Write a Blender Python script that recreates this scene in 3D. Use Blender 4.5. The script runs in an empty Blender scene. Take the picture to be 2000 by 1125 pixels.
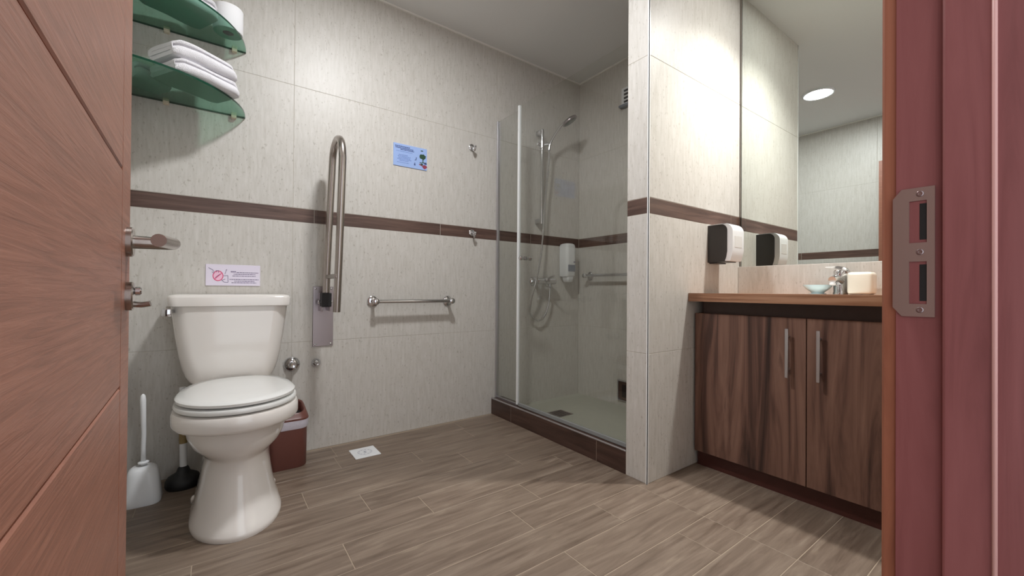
import bpy, bmesh, math, random
from mathutils import Vector, Matrix
random.seed(7)
S = bpy.context.scene
COL = S.collection

# ------------------------------------------------------------------ camera
H = 0.81
YAW, PITCH, ROLL, FPX = math.radians(35.93), math.radians(0.3376), math.radians(0.4202), 800.7
fwd = Vector((math.sin(YAW)*math.cos(PITCH), math.cos(YAW)*math.cos(PITCH), math.sin(PITCH)))
rgt = Vector((math.cos(YAW), -math.sin(YAW), 0)); upv = rgt.cross(fwd)
r2 = rgt*math.cos(ROLL)+upv*math.sin(ROLL); u2 = -rgt*math.sin(ROLL)+upv*math.cos(ROLL)
cd = bpy.data.cameras.new('camera'); cam = bpy.data.objects.new('camera', cd); COL.objects.link(cam)
cam.matrix_world = Matrix(((r2.x, u2.x, -fwd.x, 0), (r2.y, u2.y, -fwd.y, 0), (r2.z, u2.z, -fwd.z, H), (0, 0, 0, 1)))
cd.sensor_width = 36; cd.lens = 36*FPX/2000; cd.clip_start = 0.01; cd.clip_end = 100
S.camera = cam
# ------------------------------------------------------------------ world (daylight outside the open doorway)
w = bpy.data.worlds.new('world'); S.world = w; w.use_nodes = True
bg = w.node_tree.nodes['Background']; bg.inputs[0].default_value = (0.90, 0.95, 1.0, 1); bg.inputs[1].default_value = 1.05
# ------------------------------------------------------------------ view
S.view_settings.view_transform = 'Standard'; S.view_settings.look = 'None'
S.view_settings.exposure = 0.58; S.view_settings.gamma = 1.0; S.view_settings.use_curve_mapping = False
S.cycles.caustics_reflective = False; S.cycles.caustics_refractive = False
S.cycles.max_bounces = 10; S.cycles.transparent_max_bounces = 16; S.cycles.diffuse_bounces = 5
S.cycles.sample_clamp_indirect = 6.0; S.cycles.blur_glossy = 0.5
LAMP = 215.0            # radiance of the ceiling downlights' lenses

# ------------------------------------------------------------------ room dimensions (metres)
ZC = 2.41               # ceiling
YB = 2.262              # back wall (toilet wall)
XL = -0.30              # left wall
XR = 2.272              # right wall (mirror wall, shower end wall)
XK = 1.477              # front of shower kerb / pier
YP0, YP1 = 1.062, 1.172 # partition between vanity and shower
YF = 0.150              # room face of the door wall
YO = -0.02              # outer face of the door wall
XJ0, XJ1 = -0.10, 0.76  # door opening between jambs
ZD = 1.970               # door head
ROWS = [(0, .546), (.546, 1.1405), (1.1405, 1.2095), (1.2095, 1.812), (1.812, ZC)]

# ------------------------------------------------------------------ helpers
def lin(r, g, b):
    f = lambda c: (c/255/12.92) if c/255 <= .04045 else ((c/255+.055)/1.055)**2.4
    return (f(r), f(g), f(b), 1)

ORG = {}
def obj(name, bm, mat, parent=None, smooth=False, auto=None):
    """bm holds world coordinates (or the parent's frame); links one mesh object"""
    if parent is None:
        xs = [v.co for v in bm.verts]
        lo = Vector((min(c.x for c in xs), min(c.y for c in xs), min(c.z for c in xs)))
        hi = Vector((max(c.x for c in xs), max(c.y for c in xs), max(c.z for c in xs)))
        org = Vector(((lo.x+hi.x)/2, (lo.y+hi.y)/2, lo.z))
    else:
        org = ORG[parent.name]
    bmesh.ops.translate(bm, verts=bm.verts, vec=-org)
    bmesh.ops.recalc_face_normals(bm, faces=bm.faces)
    me = bpy.data.meshes.new(name); bm.to_mesh(me); bm.free()
    for p in me.polygons: p.use_smooth = smooth
    if smooth and auto is not None:
        try: me.set_sharp_from_angle(angle=math.radians(auto))
        except Exception: pass
    if mat: me.materials.append(mat)
    o = bpy.data.objects.new(name, me); COL.objects.link(o)
    if parent is None: o.location = org
    else: o.parent = parent
    ORG[o.name] = org
    return o

def tag(o, label, cat, group=None, kind=None):
    o['label'] = label; o['category'] = cat
    if group: o['group'] = group
    if kind: o['kind'] = kind
    return o

def thing(name, loc, label, cat, group=None, kind=None):
    o = bpy.data.objects.new(name, None); COL.objects.link(o); o.location = loc
    o.empty_display_size = .05
    ORG[o.name] = Vector(loc)
    return tag(o, label, cat, group, kind)

def B(): return bmesh.new()

def box(bm, x0, x1, y0, y1, z0, z1, bev=0, seg=2):
    r = bmesh.ops.create_cube(bm, size=1)
    vs = r['verts']
    for v in vs:
        v.co = Vector(((x0+x1)/2+v.co.x*(x1-x0), (y0+y1)/2+v.co.y*(y1-y0), (z0+z1)/2+v.co.z*(z1-z0)))
    if bev:
        es = list({e for v in vs for e in v.link_edges})
        bmesh.ops.bevel(bm, geom=es, offset=bev, segments=seg, profile=.5, affect='EDGES')
    return bm

def frame_for(d):
    d = d.normalized()
    a = Vector((0, 0, 1)) if abs(d.z) < .9 else Vector((1, 0, 0))
    s = d.cross(a).normalized(); return s, s.cross(d).normalized()

def lathe(bm, p0, axis, prof, n=24, cap=True):
    """prof: [(t along the axis, radius)] ; caps the ends"""
    p0 = Vector(p0); axis = Vector(axis).normalized(); a, b = frame_for(axis)
    rings = []
    for t, r in prof:
        rings.append([bm.verts.new(p0+axis*t+(a*math.cos(2*math.pi*i/n)+b*math.sin(2*math.pi*i/n))*r) for i in range(n)])
    for q in range(len(rings)-1):
        for i in range(n):
            bm.faces.new((rings[q][i], rings[q][(i+1) % n], rings[q+1][(i+1) % n], rings[q+1][i]))
    if cap and prof[0][1] > 0: bm.faces.new(rings[0][::-1])
    if cap and prof[-1][1] > 0: bm.faces.new(rings[-1])
    return bm

def cyl(bm, p0, p1, r, n=20, bev=0):
    d = Vector(p1)-Vector(p0); L = d.length
    if bev: pr = [(0, r-bev), (bev, r), (L-bev, r), (L, r-bev)]
    else: pr = [(0, r), (L, r)]
    return lathe(bm, p0, d, pr, n)

def tube(bm, pts, r, n=14, cap=True):
    pts = [Vector(p) for p in pts]
    d0 = (pts[1]-pts[0]).normalized(); s, _ = frame_for(d0); rings = []
    for i, p in enumerate(pts):
        d = ((pts[min(i+1, len(pts)-1)]-p).normalized()+(p-pts[max(i-1, 0)]).normalized()) if 0 < i < len(pts)-1 else (pts[1]-pts[0] if i == 0 else pts[-1]-pts[-2])
        d.normalize(); s = (s-d*s.dot(d)).normalized(); u = d.cross(s)
        rr = r[i] if isinstance(r, (list, tuple)) else r
        rings.append([bm.verts.new(p+(s*math.cos(2*math.pi*k/n)+u*math.sin(2*math.pi*k/n))*rr) for k in range(n)])
    for q in range(len(rings)-1):
        for i in range(n):
            bm.faces.new((rings[q][i], rings[q][(i+1) % n], rings[q+1][(i+1) % n], rings[q+1][i]))
    if cap: bm.faces.new(rings[0][::-1]); bm.faces.new(rings[-1])
    return bm

def spline(pts, k=8):
    pts = [Vector(p) for p in pts]; out = []
    P = [pts[0]]+pts+[pts[-1]]
    for i in range(1, len(P)-2):
        a, b, c, d = P[i-1], P[i], P[i+1], P[i+2]
        for j in range(k):
            t = j/k
            out.append(.5*((2*b)+(c-a)*t+(2*a-5*b+4*c-d)*t*t+(3*b-a-3*c+d)*t**3))
    out.append(pts[-1]); return out

def prism(bm, poly, lo, hi, axis='z'):
    """poly in the two other axes, extruded along axis"""
    def P(a, b, c):
        return {'z': (a, b, c), 'y': (a, c, b), 'x': (c, a, b)}[axis]
    v0 = [bm.verts.new(P(a, b, lo)) for a, b in poly]; v1 = [bm.verts.new(P(a, b, hi)) for a, b in poly]
    n = len(poly)
    bm.faces.new(v0[::-1]); bm.faces.new(v1)
    for i in range(n): bm.faces.new((v0[i], v0[(i+1) % n], v1[(i+1) % n], v1[i]))
    return bm

def loft(bm, loops, cap=True):
    R = [[bm.verts.new(p) for p in l] for l in loops]; n = len(R[0])
    for q in range(len(R)-1):
        for i in range(n):
            bm.faces.new((R[q][i], R[q][(i+1) % n], R[q+1][(i+1) % n], R[q+1][i]))
    if cap: bm.faces.new(R[0][::-1]); bm.faces.new(R[-1])
    return bm

def rrect(cx, cy, hx, hy, r, z, k=6):
    out = []
    for qx, qy, a0 in ((1, 1, 0), (-1, 1, 90), (-1, -1, 180), (1, -1, 270)):
        for j in range(k+1):
            a = math.radians(a0+90*j/k)
            out.append(Vector((cx+qx*(hx-r)+r*math.cos(a), cy+qy*(hy-r)+r*math.sin(a), z)))
    return out

# ------------------------------------------------------------------ materials
def nodes(name):
    m = bpy.data.materials.new(name); m.use_nodes = True
    t = m.node_tree; return m, t, t.nodes['Principled BSDF'], t.links.new

def plain(name, rgb, rough=.5, metal=0., spec=.5, coat=0., bump=0., bscale=60., var=0.):
    m, t, p, L = nodes(name)
    p.inputs['Base Color'].default_value = lin(*rgb); p.inputs['Roughness'].default_value = rough
    p.inputs['Metallic'].default_value = metal; p.inputs['Specular IOR Level'].default_value = spec
    p.inputs['Coat Weight'].default_value = coat; p.inputs['Coat Roughness'].default_value = .05
    co = t.nodes.new('ShaderNodeTexCoord'); n = t.nodes.new('ShaderNodeTexNoise')
    n.inputs['Scale'].default_value = bscale; n.inputs['Detail'].default_value = 4; L(co.outputs['Object'], n.inputs['Vector'])
    if var:
        mx = t.nodes.new('ShaderNodeMixRGB'); mx.blend_type = 'MULTIPLY'; mx.inputs[0].default_value = 1
        mx.inputs[1].default_value = lin(*rgb)
        rp = t.nodes.new('ShaderNodeMapRange'); rp.inputs['To Min'].default_value = 1-var; rp.inputs['To Max'].default_value = 1+var
        L(n.outputs['Fac'], rp.inputs['Value']); L(rp.outputs[0], mx.inputs[2]); L(mx.outputs[0], p.inputs['Base Color'])
    if bump:
        b = t.nodes.new('ShaderNodeBump'); b.inputs['Strength'].default_value = bump; b.inputs['Distance'].default_value = .004
        L(n.outputs['Fac'], b.inputs['Height']); L(b.outputs['Normal'], p.inputs['Normal'])
    return m

def grain(name, stops, scale, rough=.4, detail=6, bump=.05, coords='Position', rnd=0., speck=None, distort=.6, rough2=None, spec=.5):
    """stretched-noise material: stops [(pos, rgb)], scale = stretch per axis"""
    m, t, p, L = nodes(name)
    if coords == 'Position': src = t.nodes.new('ShaderNodeNewGeometry').outputs['Position']
    else: src = t.nodes.new('ShaderNodeTexCoord').outputs['Object']
    oi = t.nodes.new('ShaderNodeObjectInfo')
    off = t.nodes.new('ShaderNodeVectorMath'); off.operation = 'ADD'
    mp = t.nodes.new('ShaderNodeMapping'); mp.inputs['Scale'].default_value = scale
    if rnd:
        ml = t.nodes.new('ShaderNodeMath'); ml.operation = 'MULTIPLY'; ml.inputs[1].default_value = 13.7
        L(oi.outputs['Random'], ml.inputs[0]); L(src, off.inputs[0]); L(ml.outputs[0], off.inputs[1]); L(off.outputs[0], mp.inputs['Vector'])
    else: L(src, mp.inputs['Vector'])
    n = t.nodes.new('ShaderNodeTexNoise'); n.inputs['Scale'].default_value = 1; n.inputs['Detail'].default_value = detail
    n.inputs['Roughness'].default_value = .62; n.inputs['Distortion'].default_value = distort
    L(mp.outputs[0], n.inputs['Vector'])
    cr = t.nodes.new('ShaderNodeValToRGB'); el = cr.color_ramp.elements
    while len(el) < len(stops): el.new(.5)
    for e, (po, rgb) in zip(el, stops): e.position = po; e.color = lin(*rgb)
    L(n.outputs['Fac'], cr.inputs['Fac']); col = cr.outputs['Color']
    if rnd:
        mr = t.nodes.new('ShaderNodeMapRange'); mr.inputs['To Min'].default_value = 1-rnd; mr.inputs['To Max'].default_value = 1+rnd
        L(oi.outputs['Random'], mr.inputs['Value'])
        mx = t.nodes.new('ShaderNodeMixRGB'); mx.blend_type = 'MULTIPLY'; mx.inputs[0].default_value = 1
        L(col, mx.inputs[1]); L(mr.outputs[0], mx.inputs[2]); col = mx.outputs[0]
    if speck:
        sc, lo, hi, rgb, amt = speck
        m2 = t.nodes.new('ShaderNodeMapping'); m2.inputs['Scale'].default_value = sc; L(src, m2.inputs['Vector'])
        n2 = t.nodes.new('ShaderNodeTexNoise'); n2.inputs['Scale'].default_value = 1; n2.inputs['Detail'].default_value = 3; L(m2.outputs[0], n2.inputs['Vector'])
        r3 = t.nodes.new('ShaderNodeMapRange'); r3.inputs['From Min'].default_value = lo; r3.inputs['From Max'].default_value = hi
        r3.inputs['To Max'].default_value = amt; L(n2.outputs['Fac'], r3.inputs['Value'])
        mx = t.nodes.new('ShaderNodeMixRGB'); L(r3.outputs[0], mx.inputs[0]); L(col, mx.inputs[1]); mx.inputs[2].default_value = lin(*rgb); col = mx.outputs[0]
    L(col, p.inputs['Base Color']); p.inputs['Roughness'].default_value = rough; p.inputs['Specular IOR Level'].default_value = spec
    if rough2:
        mr = t.nodes.new('ShaderNodeMapRange'); mr.inputs['To Min'].default_value = rough; mr.inputs['To Max'].default_value = rough2
        L(n.outputs['Fac'], mr.inputs['Value']); L(mr.outputs[0], p.inputs['Roughness'])
    if bump:
        b = t.nodes.new('ShaderNodeBump'); b.inputs['Strength'].default_value = bump; b.inputs['Distance'].default_value = .004
        L(n.outputs['Fac'], b.inputs['Height']); L(b.outputs['Normal'], p.inputs['Normal'])
    return m

def thin_glass(name, tint, refl=1.0, rough=.01):
    m, t, p, L = nodes(name); t.nodes.remove(p); out = t.nodes['Material Output']
    tr = t.nodes.new('ShaderNodeBsdfTransparent'); tr.inputs[0].default_value = tint
    gl = t.nodes.new('ShaderNodeBsdfGlossy'); gl.inputs['Roughness'].default_value = rough
    # Schlick reflectance of one glass face, the same from both sides
    ge = t.nodes.new('ShaderNodeNewGeometry'); dt = t.nodes.new('ShaderNodeVectorMath'); dt.operation = 'DOT_PRODUCT'
    L(ge.outputs['Normal'], dt.inputs[0]); L(ge.outputs['Incoming'], dt.inputs[1])
    def mth(op, a, b=None):
        q = t.nodes.new('ShaderNodeMath'); q.operation = op
        for i, v in enumerate((a, b)):
            if v is None: continue
            if isinstance(v, (int, float)): q.inputs[i].default_value = v
            else: L(v, q.inputs[i])
        return q.outputs[0]
    om = mth('SUBTRACT', 1.0, mth('ABSOLUTE', dt.outputs['Value']))
    R = mth('MULTIPLY', mth('ADD', mth('MULTIPLY', mth('POWER', om, 5.0), .96), .04), refl)
    mx = t.nodes.new('ShaderNodeMixShader'); L(R, mx.inputs[0])
    L(tr.outputs[0], mx.inputs[1]); L(gl.outputs[0], mx.inputs[2]); L(mx.outputs[0], out.inputs[0])
    return m

def emit(name, rgb, s):
    m, t, p, L = nodes(name); p.inputs['Emission Color'].default_value = rgb; p.inputs['Emission Strength'].default_value = s
    p.inputs['Base Color'].default_value = (.8, .8, .8, 1); return m

M = {}
M['stone'] = grain('stone_tile', [(.25, (192, 187, 179)), (.45, (203, 199, 192)), (.6, (209, 205, 199)), (.8, (218, 215, 209))], (84, 84, 11), rough=.36, rough2=.48, detail=7, bump=.04, distort=.25,
                   speck=((140, 140, 60), .62, .73, (146, 138, 125), .5))
M['border'] = grain('border_tile', [(.3, (66, 48, 42)), (.5, (92, 70, 62)), (.7, (112, 88, 78))], (3, 3, 60), rough=.4, bump=.06, rnd=.05)
M['kerbtile'] = grain('kerb_tile', [(.3, (58, 41, 35)), (.5, (76, 55, 47)), (.72, (92, 69, 60))], (9, 3, 40), rough=.36, bump=.05, rnd=.05)
M['plank'] = grain('plank_tile', [(.24, (88, 73, 61)), (.42, (114, 98, 85)), (.58, (130, 114, 100)), (.8, (152, 137, 122))], (3.6, 38, 1), rough=.36, rough2=.5, detail=8, bump=.10, rnd=.05,
                   speck=((5, 26, 1), .62, .8, (176, 160, 140), .45))
M['grout'] = plain('grout', (192, 186, 176), .85)
M['floorgrout'] = plain('floor_grout', (166, 150, 132), .85)
M['ceiling'] = plain('ceiling_paint', (226, 226, 224), .8, bump=.03, bscale=40)
M['cornice'] = plain('cornice_paint', (240, 238, 232), .6)
M['porcelain'] = plain('white_porcelain', (230, 225, 220), .10, coat=.4)
M['seat'] = plain('seat_plastic', (228, 228, 226), .14, coat=.3)
M['chrome'] = plain('chrome', (214, 214, 216), .10, 1.0)
M['steel'] = plain('brushed_steel', (178, 170, 164), .26, 1.0, bump=.02, bscale=300)
M['satin'] = plain('satin_plate', (166, 156, 158), .30, 1.0)
M['alu'] = plain('satin_aluminium', (210, 208, 212), .32, 1.0)
M['whiteprofile'] = plain('white_profile', (236, 238, 238), .3)
M['rubber'] = plain('black_rubber', (28, 28, 30), .55)
M['blackplastic'] = plain('dark_plastic', (52, 48, 46), .3)
M['whiteplastic'] = plain('white_plastic', (236, 238, 240), .25)
M['brownplastic'] = plain('brown_plastic', (112, 68, 60), .38)
M['binliner'] = plain('liner_film', (214, 210, 222), .3, bump=.5, bscale=70)
M['dark'] = plain('void_shade', (24, 20, 18), .8)  # near-black colour standing in for the shade inside holes and slots
M['towel'] = plain('towel_cotton', (238, 236, 240), .95, spec=.1, bump=.9, bscale=420)
M['paper'] = plain('paper_roll', (240, 240, 242), .9, spec=.1, bump=.1, bscale=200)
M['shelf'] = thin_glass('green_glass', (.53, .72, .635, 1), 1.0)
M['shelfedge'] = plain('green_glass_edge', (24, 66, 50), .12)
M['pane'] = thin_glass('shower_glass', (.935, .94, .925, 1), 1.25, .0)
M['seal'] = plain('clear_seal', (150, 152, 150), .3)
M['mirror'] = plain('mirror_silver', (232, 238, 234), .0, 1.0)
M['mirroredge'] = plain('mirror_edge', (70, 82, 76), .2)
M['cabinet'] = grain('walnut_laminate', [(.30, (44, 29, 25)), (.42, (86, 60, 51)), (.52, (116, 85, 72)), (.62, (132, 100, 86)), (.72, (74, 50, 43))], (12, 12, 1.0), rough=.42, detail=5, bump=.03, distort=1.1)
M['plinth'] = plain('plinth_laminate', (74, 38, 32), .4, var=.2, bscale=20)
M['rail'] = plain('dark_rail', (74, 58, 52), .5, var=.15, bscale=30)
M['counter'] = grain('wood_counter', [(.25, (112, 74, 52)), (.45, (148, 106, 80)), (.6, (172, 130, 102)), (.8, (192, 152, 124))], (34, 1.6, 60), rough=.28, detail=6, bump=.04, distort=1.0)
M['doorwood'] = grain('door_laminate', [(.25, (122, 77, 59)), (.5, (145, 93, 73)), (.75, (160, 107, 86))], (40, 7, 150), rough=.42, detail=6, bump=.3, coords='Object', distort=.8)
M['frame'] = grain('frame_laminate', [(.25, (118, 64, 63)), (.5, (134, 77, 76)), (.75, (144, 86, 85))], (40, 40, 3), rough=.42, detail=6, bump=.06)
M['casing'] = grain('casing_laminate', [(.25, (128, 74, 54)), (.5, (152, 94, 70)), (.75, (166, 106, 82))], (40, 40, 3), rough=.42, detail=6, bump=.06)
M['bead'] = plain('frame_bead', (214, 166, 160), .4)
M['striker'] = plain('strike_plate_metal', (158, 138, 130), .42, .75)
M['tray'] = plain('shower_tray_stone', (186, 186, 174), .5, var=.06, bscale=25, bump=.05)
M['clip'] = plain('shelf_clip', (216, 204, 182), .35)
M['signwhite'] = plain('sign_white', (232, 224, 240), .3)
M['signblue'] = plain('sign_blue', (160, 186, 236), .3)
M['inkblue'] = plain('ink_blue', (66, 84, 140), .5)
M['inklight'] = plain('ink_pale_blue', (110, 136, 200), .5)
M['inkgrey'] = plain('ink_grey', (116, 104, 136), .5)
M['inkpink'] = plain('ink_pink', (226, 76, 126), .5)
M['inkpinkpale'] = plain('ink_pale_pink', (246, 196, 220), .5)
M['inkgreen'] = plain('ink_green', (40, 74, 52), .5)
M['inkred'] = plain('ink_red', (150, 60, 80), .5)
M['cream'] = plain('cream_ceramic', (238, 231, 216), .25, coat=.2)
M['aqua'] = plain('frosted_aqua', (206, 230, 236), .2)
M['amber'] = plain('amber_sleeve', (150, 128, 84), .4)
M['lens2'] = emit('vanity_lamp_lens', (1.0, 1.0, .97, 1), 44.0)
M['lens'] = emit('lamp_lens', (.97, .985, 1.0, 1), LAMP)
M['basin'] = plain('basin_ceramic', (238, 236, 232), .12)
M['labelgrey'] = plain('grey_window', (128, 134, 146), .25)

# ------------------------------------------------------------------ tiled surfaces
def tile(parent, name, fn, u0, u1, v0, v1, mat, gap=.0011, th=.008, bev=.0006, cache={}):
    """one tile as its own object; fn(u, v, w) -> world, w = out of the wall"""
    bm = B(); g = gap
    a = [(u0+g, v0+g), (u1-g, v0+g), (u1-g, v1-g), (u0+g, v1-g)]; b = bev
    c = [(u0+g+b, v0+g+b), (u1-g-b, v0+g+b), (u1-g-b, v1-g-b), (u0+g+b, v1-g-b)]
    loft(bm, [[Vector(fn(u, v, -th)) for u, v in a], [Vector(fn(u, v, -b)) for u, v in a], [Vector(fn(u, v, 0)) for u, v in c]])
    return obj(name, bm, mat, parent)

def tiled(parent, fn, u0, u1, cuts, band_cuts, rows=ROWS):
    for i, (z0, z1) in enumerate(rows):
        band = (i == 2 and rows is ROWS)
        ed = [u0]+[c for c in (band_cuts if band else cuts) if u0+.01 < c < u1-.01]+[u1]
        for a, b in zip(ed, ed[1:]):
            tile(parent, 'border_tile' if band else 'wall_tile', fn, a, b, z0, z1, M['border'] if band else M['stone'])

def struct(name, bm, mat, label, cat):
    return tag(obj(name, bm, mat), label, cat, kind='structure')

REC = .0009   # grout recess
bc = lambda start: [start+.698*k for k in range(-6, 8)]
# floor: backing slab and planks
fl = struct('floor', box(B(), XL-.1, XR+.1, -.9, YB+.1, -.06, -REC), M['floorgrout'], 'brown wood-look plank floor of the bathroom', 'floor')
PW = .1456; rows_y = [1.082+PW*k for k in range(-14, 9)]
off = {2.247: .9, 2.1014: 1.188, 1.9558: .472, 1.082: .887, .9364: 1.175}
fplank = lambda u, v, wv: (u, v, wv)
k = 0
for y0 in rows_y:
    y1 = min(y0+PW, YB)
    if y0 > YB-.02: continue
    st = None
    for kk, vv in off.items():
        if abs(kk-y0) < .01: st = vv
    if st is None: st = .887+(.233*((k*2) % 3)) + .05*(k % 4)
    k += 1
    inner = y0 < 1.0
    xe = 1.437 if inner else XK+.05
    cuts = sorted(c for c in [st+.70*j for j in range(-5, 5)] if XL-.04 < c < xe-.04)
    ed = [XL-.05]+cuts+[xe]
    for a, b in zip(ed, ed[1:]):
        if b-a > .01: tile(fl, 'floor_plank', fplank, a, b, y0, y1, M['plank'], gap=.0013)
    if inner: tile(fl, 'floor_plank', fplank, 1.437, 1.95, y0, y1, M['plank'], gap=.0013)
# back wall
wb = struct('wall_back', box(B(), XL-.1, XR+.1, YB+REC, YB+.1, 0, ZC), M['grout'], 'pale travertine-look tiled wall behind the toilet with a brown border', 'wall')
tiled(wb, lambda u, v, wv: (u, YB-wv, v), XL, XR, [.307, 1.507], bc(.403))
wl = struct('wall_left', box(B(), XL-.1, XL-REC, YO, YB+REC, 0, ZC), M['grout'], 'tiled wall on the left behind the open door', 'wall')
tiled(wl, lambda u, v, wv: (XL+wv, u, v), YF, YB, [1.06], bc(.95))
wr = struct('wall_right', box(B(), XR+REC, XR+.1, YO, YB+REC, 0, ZC), M['grout'], 'tiled end wall behind the mirror and the shower', 'wall')
tiled(wr, lambda u, v, wv: (XR-wv, u, v), YP1, YB, [], [])
tiled(wr, lambda u, v, wv: (XR-wv, u, v), YF, YP0, [], [.6])
wp = struct('wall_partition', box(B(), XK+REC, XR+REC, YP0+REC, YP1-REC, 0, ZC), M['grout'], 'tiled partition wall between the shower and the vanity', 'wall')
tiled(wp, lambda u, v, wv: (XK-wv, u, v), YP0, YP1, [], [])
tiled(wp, lambda u, v, wv: (u, YP0-wv, v), XK, XR, [], [2.18])
tiled(wp, lambda u, v, wv: (u, YP1+wv, v), XK, XR, [], [])
bm = B(); box(bm, XL-.1, XJ0-.03, YO, YF-REC, 0, ZC); box(bm, XJ1+.03, XR+.1, YO, YF-REC, 0, ZC); box(bm, XJ0-.03, XJ1+.03, YO, YF-REC, ZD+.03, ZC)
wf = struct('wall_front', bm, M['grout'], 'tiled wall that holds the doorway', 'wall')
tiled(wf, lambda u, v, wv: (u, YF+wv, v), XJ1+.09, XR, [1.45], bc(.9))
struct('ceiling', box(B(), XL-.1, XR+.1, YO, YB+.1, ZC, ZC+.08), M['ceiling'], 'plain white painted ceiling', 'ceiling')
c = .009
for i, (a, lab) in enumerate([((XL, XR, YB-c, YB), 'thin white ceiling bead above the toilet wall'), ((XR-c, XR, YP1, YB-c), 'thin white ceiling bead at the shower end wall'),
        ((XL, XL+c, YF, YB-c), 'thin white ceiling bead above the left wall'), ((XK, XR-c, YP1, YP1+c), 'thin white ceiling bead on the shower side of the partition')]):
    struct('trim_%d' % (i+1), box(B(), *a, ZC-c, ZC), M['cornice'], lab, 'trim')
bm = B(); box(bm, XK-.0025, XK+.005, YP0-.0025, YP0-.0002, 0, ZC-.001); box(bm, XK-.0025, XK-.0002, YP0-.0025, YP0+.005, 0, ZC-.001)
struct('trim_5', bm, M['whiteprofile'], 'slim white metal edge strip on the partition corner', 'trim')

# ------------------------------------------------------------------ ceiling lights
def downlight(x, y, label, lens='lens'):
    t = thing('ceiling_light', (x, y, ZC-.02), label, 'light', 'round ceiling downlights')
    obj('rim', lathe(B(), (x, y, ZC), (0, 0, -1), [(0, .108), (.010, .106), (.014, .098), (.012, .090), (.004, .090)], 40), M['whiteplastic'], t, True, 40)
    obj('lens', lathe(B(), (x, y, ZC-.008), (0, 0, -1), [(0, .088), (.004, .088)], 40), M[lens], t)
downlight(.62, 1.22, 'round white ceiling light over the middle of the room, seen in the mirror')
downlight(2.09, .58, 'round white ceiling light directly above the vanity', 'lens2')
sp_l = bpy.data.lights.new('vanity_downlight_beam', 'SPOT'); sp_l.energy = 82; sp_l.color = (1.0, .985, .94); sp_l.spot_size = math.radians(128); sp_l.spot_blend = 1.0; sp_l.shadow_soft_size = .035
sp_o = bpy.data.objects.new('vanity_downlight_beam', sp_l); COL.objects.link(sp_o); sp_o.location = (2.09, .58, ZC-.03)

# ------------------------------------------------------------------ door frame
fr = thing('trim_6', (XJ1, YF, 0), 'reddish brown wooden door frame around the doorway', 'door frame', kind='structure')
for s, xj in ((1, XJ1), (-1, XJ0)):
    X = lambda a: xj+s*a
    bm = B(); prism(bm, [(X(0), .101), (X(0), YF-.003), (X(.03), YF-.003), (X(.03), YO-.005), (X(-.012), YO-.005), (X(-.012), .056), (X(-.0145), .0575), (X(-.012), .059), (X(-.012), .0985), (X(-.0095), .101)], 0, ZD+.03)
    obj('jamb', bm, M['frame'], fr)
    bm = B(); prism(bm, [(X(.004), YF-.003), (X(.004), YF+.010), (X(.007), YF+.013), (X(.085), YF+.013), (X(.085), YF+.0005), (X(.03), YF-.003)], 0, ZD+.075)
    obj('casing', bm, M['casing'], fr)
    bm = B(); tube(bm, [(X(-.0133), .0575, 0), (X(-.0133), .0575, ZD)], .0024, 8); obj('bead', bm, M['bead'], fr, True)
bm = B(); box(bm, XJ0, XJ1, YO-.005, .0985, ZD-.012, ZD+.03); box(bm, XJ0, XJ1, .0985, YF-.003, ZD, ZD+.03); obj('head', bm, M['frame'], fr)
bm = B(); box(bm, XJ0-.004, XJ1+.004, YF-.001, YF+.013, ZD+.004, ZD+.075, .002); obj('casing', bm, M['casing'], fr)
# strike plate on the right jamb (thin plate with two windows and a bent lip)
kx = XJ1/.71
def sp_pt(y, z, o=0): return Vector((XJ1-.0018-o, y, z))
zA, zB = .805-.083, .0
z0, z1 = .779, .951
y0, y1 = .109, .141
bm = B()
def quadbox(ya, yb, za, zb): box(bm, XJ1-.0022, XJ1-.0002, ya, yb, za, zb)
wy0, wy1 = .1165, .1335
wins = [(.796, .8525), (.8775, .9335)]
quadbox(y0, wy0, z0, z1); quadbox(wy1, y1, z0, z1)
quadbox(wy0, wy1, z0, wins[0][0]); quadbox(wy0, wy1, wins[0][1], wins[1][0]); quadbox(wy0, wy1, wins[1][1], z1)
prism(bm, [(y1, z0), (y1+.009, z0+.012), (y1+.009, z1-.012), (y1, z1)], XJ1-.0022, XJ1-.0002, 'x')
plate = obj('strike_plate', bm, M['striker'], fr); plate['label'] = 'pinkish metal strike plate with two slots'
for za, zb in wins:
    bm = B(); box(bm, XJ1-.0006, XJ1+.0002, wy0, wy1, za, zb); obj('latch_pocket', bm, M['frame'], plate)
    bm = B(); box(bm, XJ1-.0010, XJ1-.0006, wy0, wy0+.007, za+.004, zb-.004); obj('latch_recess_shade', bm, M['dark'], plate)  # dark flat patch: shade of the pocket painted in, no real recess
for z in (.788, .865, .9425):
    bm = B(); lathe(bm, (XJ1-.0020, (wy0+wy1)/2-.002, z), (-1, 0, 0), [(0, .0042), (.0008, .0034), (.0002, .0016)], 16); obj('screw', bm, M['satin'], plate, True)

# ------------------------------------------------------------------ open door
ang = math.radians(1.73)
LW = .862; DT = .040
door = thing('door_1', (XJ0, YF, 0), 'open brown wood-look door with horizontal grooves and steel lever', 'door', kind='structure')
ORG[door.name] = Vector((0, 0, 0)); door.rotation_euler = (0, 0, ang)
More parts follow.
